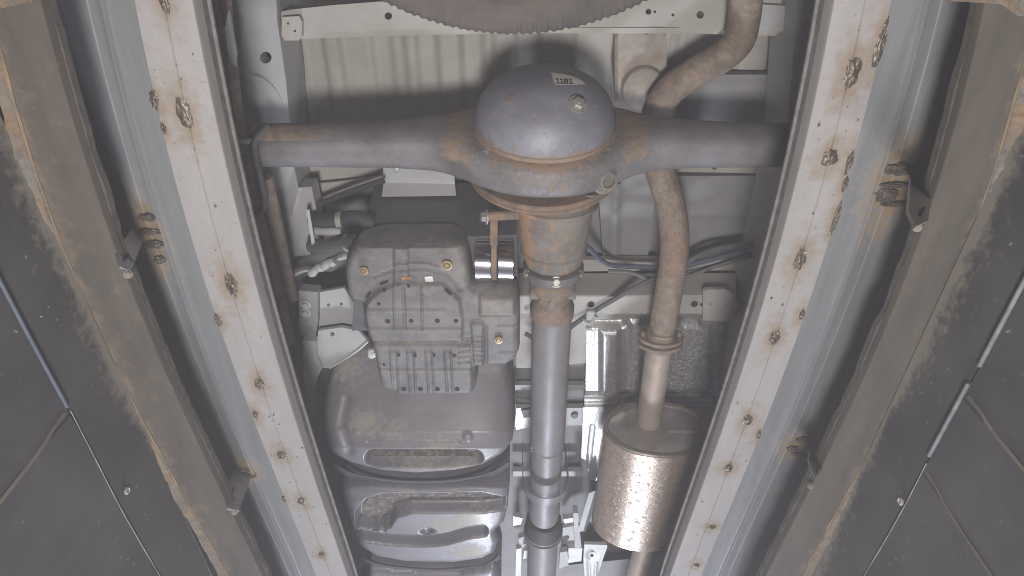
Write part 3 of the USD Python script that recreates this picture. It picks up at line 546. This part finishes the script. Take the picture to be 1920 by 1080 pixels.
lp = [S1 + (S2 - S1) * .48 + np.array([.062 * math.cos(t_) , .01 * math.sin(t_), .075 * math.sin(t_) if t_ < 0 or t_ > math.pi else .0]) for t_ in np.linspace(math.pi, 2 * math.pi, 17)]
lp = [lp[0] + [0, 0, .14]] + lp + [lp[-1] + [0, 0, .14]]
lp = np.array(lp); rr = [[p + [0, -.014, 0], p + [0, .014, 0], p + unit(p - (S1 + (S2 - S1) * .48)) * .003 + [0, .014, 0], p + unit(p - (S1 + (S2 - S1) * .48)) * .003 + [0, -.014, 0]] for p in lp]
obj('safety_hoop', loft(rr), 'shaft_paint', T, label='flat steel safety hoop under the driveshaft', smooth=60)

# ---- exhaust
ep = [(1404,-60,1.20),(1398,0,1.21),(1393,45,1.23),(1384,78,1.25),(1352,108,1.265),(1300,138,1.275),(1258,168,1.275),(1234,205,1.27),(1228,250,1.26),(1238,320,1.235),(1256,380,1.21),(1264,430,1.19),(1263,490,1.17),(1252,555,1.155),(1240,628,1.145)]
def exw(v): return .24 + .22 * np.exp(-(np.linalg.norm(v - P(1268, 475, 1.16), axis=1) / .05) ** 2)
ex_ = obj('exhaust_pipe', sweep([P(*p) for p in ep], [.030] * 4 + [.031] * 3 + [.0315] * 8, 22, 6), 'exhaust_rust', T, smooth=60, wear=exw, label='brown rusty tailpipe bent over the axle')
e0, e1 = P(1239, 632, 1.145), P(1212, 822, 1.125); ed = unit(e1 - e0)
obj('pipe_flange', [lathe([(0, .036), (.001, .040), (.008, .040), (.010, .036)], e0 + ed * z, ed, 30, 1.32, 1.0) for z in (-.004, .012)] + [lathe([(-.02, .034), (.03, .035)], e0, ed, 30)], 'exhaust_rust', ex_, wear=lambda v: np.full(len(v), .2))
for sx in (-1, 1): obj('flange_bolt', sweep([e0 + [sx * .043, -.016, 0], e0 + [sx * .043, .03, 0]], .006, 8, 0), 'exhaust_rust', ex_)
obj('front_pipe', lathe([(0, .0315), (.5 * np.linalg.norm(e1 - e0), .0315), (np.linalg.norm(e1 - e0) + .02, .0315)], e0, ed, 32), 'exhaust_tan', ex_, wear=lambda v: .12 + .3 * sstep((v[:, 1] - e1[1] + .03) / .03))
mx, my, mz, ml, MA, MB = .371, 1.168, H + 1.12, .372, .136, .096
def oval(prof, mat, name, **k): return obj(name, lathe(prof, (mx, my, mz), (0, 1, 0), 72, 1.0, MB / MA, caps=name == 'muffler'), mat, **k)
mu = oval([(-.004, MA * .97), (-.003, MA * 1.012), (.004, MA * 1.018), (.008, MA), (.1, MA), (.2, MA), (.3, MA), (ml - .008, MA), (ml - .004, MA * 1.02), (ml + .003, MA * 1.02), (ml + .004, MA * .97)], 'muffler_skin', 'muffler', parent=T, label='oval brushed muffler with brown pitting', smooth=50, wear=lambda v: .18 + 0 * v[:, 0])
oval([(-.0045, MA * .985), (-.007, MA * .955), (-.006, MA * .93), (-.0045, MA * .90), (-.010, MA * .82), (-.016, MA * .66), (-.019, MA * .4), (-.020, MA * .01)], 'muffler_cap', 'end_cap', parent=mu, label='darker shiny end cap', smooth=60)
for z in (.992, .925): oval([(-.004, MA * (z - .010)), (-.010, MA * z), (-.004, MA * (z + .010))], 'rim_steel', 'rolled_rim', parent=mu)
obj('cap_rib', sweep([(mx + .02, my - .016, mz - .022), (mx + .06, my - .014, mz - .022), (mx + .10, my - .010, mz - .02)], .008, 10), 'muffler_cap', mu)
obj('inlet_collar', lathe([(-.035, .033), (-.03, .036), (-.012, .037), (-.002, .05)], e1, ed, 32), 'exhaust_rust', mu)
o0 = np.array([P(1203, 1030, 1.12)[0], my + ml - .01, mz - .01])
obj('outlet_pipe', sweep([o0, o0 + [0, .10, -.01], o0 + [-.01, .3, -.005], o0 + [-.03, .6, 0]], .030, 18), 'exhaust_tan', mu)

# ---- tanks and plastic covers
def zA(x, y): return np.interp(y, [630, 700, 760, 810, 840, 900], [1.215, 1.155, 1.10, 1.055, 1.035, 1.03]) + .022 * np.abs((x - 785) / 190) ** 6
ta = Polygon([(640,650),(700,640),(900,645),(950,680),(962,730),(966,800),(962,835),(945,858),(905,880),(850,891),(780,896),(715,891),(655,876),(620,858),(604,838),(598,800),(603,755),(618,700)])
rel = total(press(capsule((700, 860), (890, 860), 14), -.030, 3.5), press(LineString([(650, 750), (640, 800), (655, 845)]), -.006, 14), press(Point(877, 818).buffer(8), .006, 4), press(LineString([(690, 828), (860, 830)]), -.002, 5))
def mud_and_glints(*spots):  # dried mud, plus pale patches painted where the lamps glint
    S = [(P(x, y, z), r, k) for x, y, z, r, k in spots]
    return lambda v: .2 + np.max([k * np.exp(-(np.linalg.norm((v - c) * [1, 1.5, 1], axis=1) / r) ** 2) for c, r, k in S], 0)
tk = obj('fuel_tank', field(ta, 2.0, zA, rel, .16, .032, 15), 'tank_plastic', T, smooth=60, label='moulded grey plastic tank with pressed grooves and dried mud', wear=mud_and_glints((690,790,1.08,.05,.72),(745,800,1.08,.045,.66),(820,835,1.05,.07,.52),(870,882,1.03,.06,.62),(800,862,1.05,.1,.5),(640,690,1.16,.07,.6),(800,860,1.05,.08,.3),(925,690,1.15,.05,.55)))
tb = Polygon([(640,905),(700,912),(780,917),(860,914),(920,904),(948,893),(956,910),(952,960),(946,984),(930,1000),(936,1020),(928,1042),(905,1054),(850,1062),(760,1060),(705,1050),(672,1030),(655,1000),(640,960),(630,925)])
zB = lambda x, y: np.interp(y, [890, 915, 940, 1000, 1070], [1.075, 1.04, 1.03, 1.03, 1.03]) + .014 * np.abs((x - 790) / 165) ** 6
gro = LineString(catmull([(672,1004,0),(730,1012,0),(790,1015,0),(835,1011,0),(875,1000,0),(905,996,0)], 6)[:, :2])
relb = total(press(Polygon([(672,985),(672,960),(690,940),(720,931),(830,931),(900,929),(945,938),(942,952),(900,957),(770,957),(740,966),(728,985),(700,992)]).buffer(3), -.030, 3.5), press(gro.buffer(8), -.032, 3.5), press(Polygon([(788,998),(803,991),(816,996),(800,1005)]), -.012, 3), press(capsule((676, 987), (695, 991), 3.5), -.008, 3), press(capsule((707, 983), (718, 994), 4.5), -.008, 3))
obj('tank_section', field(tb, 2.0, zB, relb, .14, .024, 13), 'tank_plastic', tk, smooth=60, wear=mud_and_glints((880,975,1.03,.05,.85),(840,985,1.03,.045,.75),(880,1035,1.03,.05,.85),(900,950,1.04,.03,.6),(760,950,1.04,.06,.25)))
def floor_of(poly, zf, dep): return field(poly, 2.0, zf, lambda x, y: np.full(np.shape(x), -dep), 0)  # dark plates that paint the shade inside the tank recesses
obj('recess_floor', floor_of(capsule((702, 860), (888, 860), 11.5), zA, .0278), 'shaded_dust', tk, label='dusty floor of the long slot, its shade painted dark')
obj('recess_floor', floor_of(Polygon([(676,984),(677,962),(694,944),(722,935),(830,935),(900,933),(940,940),(936,950),(900,953),(770,953),(738,962),(724,982),(700,988)]), zB, .0278), 'shaded_dust', tk)
obj('recess_floor', floor_of(gro.buffer(6), zB, .0295), 'shaded_dust', tk)
tcp = Polygon([(690,1068),(780,1076),(860,1076),(930,1062),(940,1100),(930,1180),(680,1180),(672,1100)])
obj('tank_section', field(tcp, 4, 1.035, press(capsule((740, 1110), (880, 1110), 10), -.012, 6), .14, .035, 18), 'tank_plastic', tk, smooth=60)
for dz, rs in ((0, .0035), (.008, .003)):
    obj('tank_strap', sweep([P(x, y + dz * 600, 1.055 + dz) for x, y in ((622,868),(660,888),(720,899),(790,903),(860,899),(920,886),(955,866))], rs, 8), 'black_plastic', tk)
    obj('tank_strap', sweep([P(x, y + dz * 500, 1.055 + dz) for x, y in ((672,1042),(710,1058),(790,1067),(860,1066),(915,1056),(938,1040))], rs, 8), 'black_plastic', tk)
cb = obj('canister_box', hull([P(x, y, z) for x, y, z in ((672,452,1.14),(968,440,1.16),(972,552,1.16),(660,620,1.14),(890,620,1.14),(700,372,1.30),(960,372,1.30),(705,340,1.40),(960,345,1.40),(690,620,1.40),(960,560,1.40))]), 'black_plastic', T, label='black plastic box behind the ribbed cover', smooth=25)
pl = obj('silver_plate', plate([(718,300),(850,300),(853,345),(719,342)], 1.33, .004), 'silver_sheet', T, label='pale silver sheet bracket below the axle tube')
obj('plate_lip', hull([P(x, y, z) for x, y, z in ((719,342,1.33),(853,345,1.33),(855,367,1.30),(716,369,1.30),(855,366,1.31),(716,367,1.31),(719,341,1.336),(853,344,1.336))]), 'bracket_pale', pl, smooth=10)
obj('plate_bolt', lathe([(0, .008), (.004, .0075), (.005, .004), (.005, 0)], P(743, 318, 1.328), DOWN, 16), 'silver_sheet', pl)
cv = Polygon([(655,475),(668,460),(690,452),(720,447),(840,446),(860,453),(872,470),(880,500),(884,535),(895,545),(955,546),(970,554),(975,575),(975,660),(968,680),(948,692),(915,693),(893,690),(894,722),(890,738),(880,744),(745,744),(735,735),(712,730),(704,700),(697,655),(686,634),(679,602),(674,572),(655,568),(648,552),(643,515),(645,490)])
zC = lambda x, y: np.interp(y, [446, 465, 500, 560, 750], [1.125, 1.095, 1.085, 1.075, 1.07])
rb = [press(Polygon([(684,585),(690,562),(712,542),(750,528),(830,530),(862,560),(868,600),(866,636),(700,636),(688,610)]), .010, 4), press(LineString([(684,577),(834,577)]), .004, 3), press(LineString([(690,612),(864,612)]), .0045, 3), press(LineString([(740,532),(742,610)]), .004, 3), press(LineString([(757,532),(760,612)]), -.005, 3.5), press(LineString([(792,532),(794,612)]), .004, 3), press(Polygon([(700,644),(884,644),(886,738),(748,740),(716,726)]), .007, 3), press(LineString([(715,690),(882,690)]), .004, 3)]
for x0, x1 in ((733, 746), (765, 777), (799, 811), (834, 846)):
    rb += [press(LineString([(x0, 657), (x0 + 6, 735)]), .0045, 2.5), press(LineString([(x1, 657), (x1 + 4, 735)]), .0045, 2.5), press(LineString([(x0, 657), (x1, 657)]), .004, 2.5)]
for k in range(6): rb += [press(LineString([(862, 628 + 10 * k), (880, 626 + 10 * k)]), .004, 2.5), press(LineString([(888, 628 + 9 * k), (902, 628 + 9 * k)]), .004, 2.5)]
rb += [press(Polygon([(884,612),(884,604),(906,604),(906,690),(888,690)]), .008, 3), press(LineString([(912,610),(912,690)]), -.006, 3), press(sbox(900, 552, 966, 588), .012, 5), press(LineString([(935,612),(972,612)]), .004, 3), press(LineString([(937,662),(972,662)]), .004, 3), press(LineString([(900,592),(972,590)]), -.006, 3), press(LineString([(690,458),(740,455)]), .004, 4), press(LineString([(775,455),(840,456)]), .004, 4), press(Polygon([(739,450),(766,450),(766,532),(739,532)]), .005, 3), press(LineString([(745,494),(800,494),(822,500)]), .004, 3.5), press(LineString([(700,520),(740,505),(800,505),(845,520),(862,545)]), -.004, 5)]
pc = obj('ribbed_cover', field(cv, 1.6, zC, total(*rb), .035, .03, 16), 'cover_plastic', T, smooth=45, label='ribbed grey plastic cover with bolts and small holes', wear=lambda v: .18 + .34 * np.exp(-(np.linalg.norm(v - P(930, 575, 1.07), axis=1) / .05) ** 2) + .25 * np.exp(-(np.linalg.norm(v - P(868, 490, 1.08), axis=1) / .05) ** 2))
for x, y, r in ((720,545,3),(765,537,3),(727,603,4),(771,602,3.5),(820,602,4),(855,602,3.5),(747,666,3),(778,667,3),(813,667,3),(852,667,3.5),(757,730,4.5),(788,730,4.5),(820,730,4.5),(857,730,4.5),(720,684,2.5),(710,570,3)):
    q = P(x, y, float(zC(x, y)) - float(total(*rb)(np.array([x * 1.]), np.array([y * 1.]))[0]) - .0006); obj('drain_hole', lathe([(0, 0), (.0004, r * .0013), (-.001, r * .0014)], q, DOWN, 12), 'shadow_cavity', pc)
def slot(a, b, w): 
    z = [float(zC(*q)) - float(total(*rb)(np.array([q[0] * 1.]), np.array([q[1] * 1.]))[0]) - .0012 for q in (a, b)]; return bar(P(*a, z[0]), P(*b, z[1]), w, .002)
for a, b in (((713, 533), (728, 527)), ((687, 558), (695, 547)), ((834, 542), (846, 553))): obj('slot', slot(a, b, .006), 'shadow_cavity', pc)
obj('orange_tab', slot((753, 522), (771, 522), .006), 'orange_label', pc, label='small orange tab'); obj('foil_tag', slot((797, 525), (812, 524), .016), 'tape_white', pc, label='small bright white tag')
for x, y, r in ((682, 507, .0095), (838, 497, .0115), (935, 637, .009)):
    z = float(zC(x, y)) - .004; obj('cover_bolt', lathe([(-.002, r), (.003, r), (.0035, r * .62), (.001, r * .55), (.004, r * .4), (.004, 0)], P(x, y, z), DOWN, 20), 'brass', pc)
# polished band pair and its rusty bracket
bc = P(927, 490, 1.135); xs1 = [(891, 921), (934, 963)]
dm = None
for k, (a, b) in enumerate(xs1):
    xa, xb = P(a, 488, 1.12)[0], P(b, 488, 1.12)[0]
    dm = obj('damper_band', lathe([(0, .0455), (.001, .0475), (xb - xa - .001, .0475), (xb - xa, .0455)], (xa, bc[1], bc[2]), (1, 0, 0), 48), 'chrome', T, label='polished metal band ' + ('nearer the ribbed cover' if k == 0 else 'nearer the pinion nose'), smooth=30)
obj('band_bracket', [bar(P(926, 400, 1.09), P(926, 460, 1.075), .016, .006), bar(P(926, 458, 1.075), P(926, 524, 1.083), .012, .006)], 'rust_flange', T, label='rusty strap between two polished bands')

# ---- suspension and small parts on the left
obj('leaf_spring', [sweep([P(x - 8, y, z + k * .012) for x, y, z in ((420,-40,1.10),(432,80,1.09),(446,200,1.08),(462,300,1.08),(492,420,1.10),(520,520,1.12),(548,640,1.14))], .017, 6) for k in range(3)], 'exhaust_rust', T, label='rusty leaf spring beside the left white tube')
obj('spring_tab', plate([(421,55),(429,18),(436,60),(443,100),(441,125),(433,115),(426,90)], 1.05, .006), 'rail_paint', T)
ub = obj('u_bolt', sweep([P(x, y, z) for x, y, z in ((502,238,1.09),(488,252,1.07),(476,268,1.06),(480,300,1.06),(488,335,1.06),(495,365,1.065),(494,388,1.07),(482,400,1.08),(468,398,1.10))], .0065, 10), 'cable_grey', T, label='bent steel u-bolt at the left axle end')
obj('spring_plate', plate([(446,262),(470,268),(486,330),(490,392),(470,400),(456,330)], 1.09, .02), 'black_plastic', T); obj('pale_clip', bar(P(446, 265, 1.06), P(472, 264, 1.06), .010, .006), 'bracket_pale', T)
obj('shock_link', sweep([P(496, 330, 1.12), P(520, 440, 1.14), P(545, 560, 1.16)], .016, 12), 'exhaust_rust', T)
obj('torn_sheet', plate([(590,345),(640,340),(716,330),(716,340),(690,352),(660,362),(635,370),(606,385),(590,388)], 1.37, .006), 'body_paint', T)  # pale plate, its ragged outline draws the edge of a cast shadow
obj('rail_gusset', plate([(560,352),(584,350),(592,388),(598,470),(560,470),(545,410)], 1.27, .05, [(522,437,6)]), 'rail_paint', T, smooth=20)
obj('hose', sweep([P(x, y, z) for x, y, z in ((586,412,1.24),(612,414,1.22),(640,411,1.21),(668,408,1.2),(700,420,1.2))], .016, 14), 'black_rubber', T, label='upper black hose with clamp'); obj('hose_clamp', lathe([(0, .019), (.012, .019)], P(633, 412, 1.21), (1, -.05, -.05), 20), 'zinc', T)
obj('hose', sweep([P(x, y, z) for x, y, z in ((584,460,1.22),(612,463,1.2),(640,458,1.19),(668,452,1.18))], .017, 14), 'hose', T); obj('hose_clamp', lathe([(0, .020), (.010, .020)], P(648, 456, 1.19), (1, -.05, -.05), 20), 'zinc', T)
obj('filler_neck', sweep([P(590, 433, 1.24), P(615, 434, 1.23), P(640, 434, 1.23)], .010, 12), 'rail_paint', T)
obj('hose_bracket', hull([P(x, y, z) for x, y, z in ((574,395,1.2),(580,392,1.2),(592,465,1.2),(586,468,1.2),(574,395,1.24),(580,392,1.24),(592,465,1.24))]), 'rail_paint', T)
wr = np.random.default_rng(3)
for k in range(4):
    pts = [P(545 + 25 * i, 515 - 9 * i + 6 * k * .6 + wr.uniform(-7, 7), 1.2 + .006 * k) for i in range(6)]; obj('wiring_loom', sweep(pts, .0055 + .002 * (k == 1), 8), 'hose' if k != 1 else 'rail_paint', T)
obj('wiring_loom', sweep([P(x, y, 1.28) for x, y in ((575,392),(610,378),(650,362),(690,348),(720,338))], .007, 8), 'black_rubber', T)
obj('loom_sleeve', sweep([P(580 + 6 * i, 512 - 3 * i + 2 * math.sin(i * 1.9), 1.19) for i in range(9)], [.009 + .002 * (i % 2) for i in range(9)], 10), 'rail_paint', T)
for k, (ring, z, th, hs_) in enumerate([([(600,548),(645,540),(668,575),(672,612),(598,620)],1.20,.01,[(616,572,3),(640,570,3)]), ([(597,620),(640,614),(672,620),(690,640),(655,668),(618,690),(600,690),(592,664)],1.17,.01,[(623,627,4)]), ([(560,545),(596,548),(596,600),(592,632),(562,626)],1.18,.03,[]), ([(568,638),(592,640),(594,668),(604,690),(592,716),(590,745),(596,781),(578,781),(570,720)],1.16,.02,[])]):
    q = obj('side_gusset', plate(ring, z, th, hs_), 'rail_paint' if k in (0, 1, 3) else 'underseal', T, smooth=20)
    if k == 2:
        for y in (571, 586): obj('nut', hexbolt(P(573, y, z - .001), DOWN, .0085, .009), 'rail_paint', q)
obj('gusset_edge', sweep([P(x, y, 1.168) for x, y in ((690,640),(672,656),(645,674),(618,690))], .003, 8), 'bracket_pale', T)
obj('small_clip', blob(P(697, 663, 1.10), (.009, .012, .006), 5, .9), 'bracket_pale', T)
# cables on the right
def cable(pts, r, mat='cable_grey', **k): obj('cable', sweep([P(*p) for p in pts], r, 8), mat, T, **k)
cable([(1085,452,1.2),(1105,466,1.22),(1125,486,1.26),(1150,498,1.29),(1200,500,1.3),(1260,500,1.3),(1310,492,1.3),(1400,470,1.3)], .006, 'cable_blue', label='blue-grey brake line crossing behind the tailpipe')
cable([(1140,508,1.3),(1180,510,1.29),(1220,522,1.28),(1280,520,1.28),(1340,500,1.28),(1410,480,1.28)], .005)
cable([(1068,615,1.22),(1100,592,1.23),(1150,562,1.24),(1205,532,1.25),(1260,510,1.26),(1330,470,1.28),(1430,455,1.3)], .0065, label='handbrake cable slanting up to the right')
cable([(1284,492,1.32),(1320,478,1.32),(1370,464,1.32),(1430,458,1.32)], .008); cable([(1290,510,1.3),(1340,498,1.3),(1390,480,1.3),(1440,470,1.3)], .006)
cable([(985,625,1.24),(1010,640,1.22),(1030,648,1.2)], .006)
obj('cable_clip', [rbox(P(1107, 590, 1.225), (.022, .03, .014), .003), sweep([P(1092, 600, 1.22), P(1106, 606, 1.22), P(1118, 592, 1.22)], .006, 8)], 'rail_paint', T)
# brackets around the driveshaft front
def br(ring, z, th, mat, holes=(), name='shaft_bracket', **k): return obj(name, plate(ring, z, th, holes), mat, T, smooth=20, **k)
br([(968,766),(998,766),(998,800),(968,806),(966,796)], 1.36, .02, 'bracket_pale'); br([(977,770),(996,768),(996,782),(982,784)], 1.352, .01, 'black_plastic')
q = br([(1058,765),(1097,765),(1095,797),(1062,798)], 1.35, .02, 'rail_paint'); obj('hole_plug', lathe([(0, .011), (.006, .010), (.006, 0)], P(1077, 778, 1.349), DOWN, 18), 'black_plastic', q)
br([(962,968),(980,972),(976,984),(962,986)], 1.30, .02, 'bracket_pale'); br([(1056,974),(1080,970),(1084,980),(1060,985)], 1.28, .02, 'bracket_pale')
br([(1054,990),(1078,986),(1082,1030),(1052,1062)], 1.27, .02, 'rail_paint', [(1064,1007,3.5)]); br([(1075,962),(1084,962),(1090,1026),(1078,1030)], 1.24, .03, 'rail_paint'); br([(1066,1028),(1092,1028),(1090,1052),(1064,1056)], 1.25, .02, 'bracket_pale'); br([(1050,1036),(1064,1034),(1066,1060),(1048,1066)], 1.23, .02, 'rail_paint')
br([(968,1030),(978,1028),(976,1095),(966,1095)], 1.27, .02, 'bracket_pale'); br([(983,1033),(994,1032),(993,1047),(981,1048)], 1.24, .01, 'bracket_pale'); br([(972,1010),(988,1004),(992,1018),(976,1030)], 1.28, .02, 'rail_paint')
obj('diagonal_stay', hull([P(x, y, z) for x, y, z in ((1104,925,1.25),(1116,920,1.25),(1094,994,1.22),(1083,998,1.22),(1120,925,1.28),(1100,996,1.28))]), 'rail_paint', T)
obj('front_bracket', field([(1096,1021),(1140,1022),(1130,1050),(1120,1080),(1118,1110),(1092,1110),(1096,1080),(1094,1050)], 2, 1.22, total(press(LineString([(1104, 1055), (1106, 1100)]), -.006, 4), press(LineString([(1118, 1055), (1114, 1100)]), .006, 4), press(Point(1110, 1042).buffer(9), -.004, 4)), .012), 'bracket_pale', T, label='bright pale bracket with one hole below the muffler')
obj('bracket_bolt', lathe([(0, .006), (.004, .005), (.004, 0)], P(1110, 1041, 1.214), DOWN, 12), 'shadow_cavity', T)  # dark disc that paints the shade inside the bracket hole
obj('transmission_pan', hull([P(x, y, z) for x, y, z in ((1060,1060,1.32),(1260,1040,1.32),(1260,1160,1.30),(1060,1160,1.30),(1060,1060,1.4),(1260,1040,1.4))]), 'underseal', T)

# ---------------------------------------------------------------- haze box added in place of lens veil
hb = trimesh.creation.box([4.4, 8.4, 4.8]); hb.apply_translation([0, 1.4, 1.3])
obj('haze', hb, 'veil_haze', kind='stuff', smooth=False)
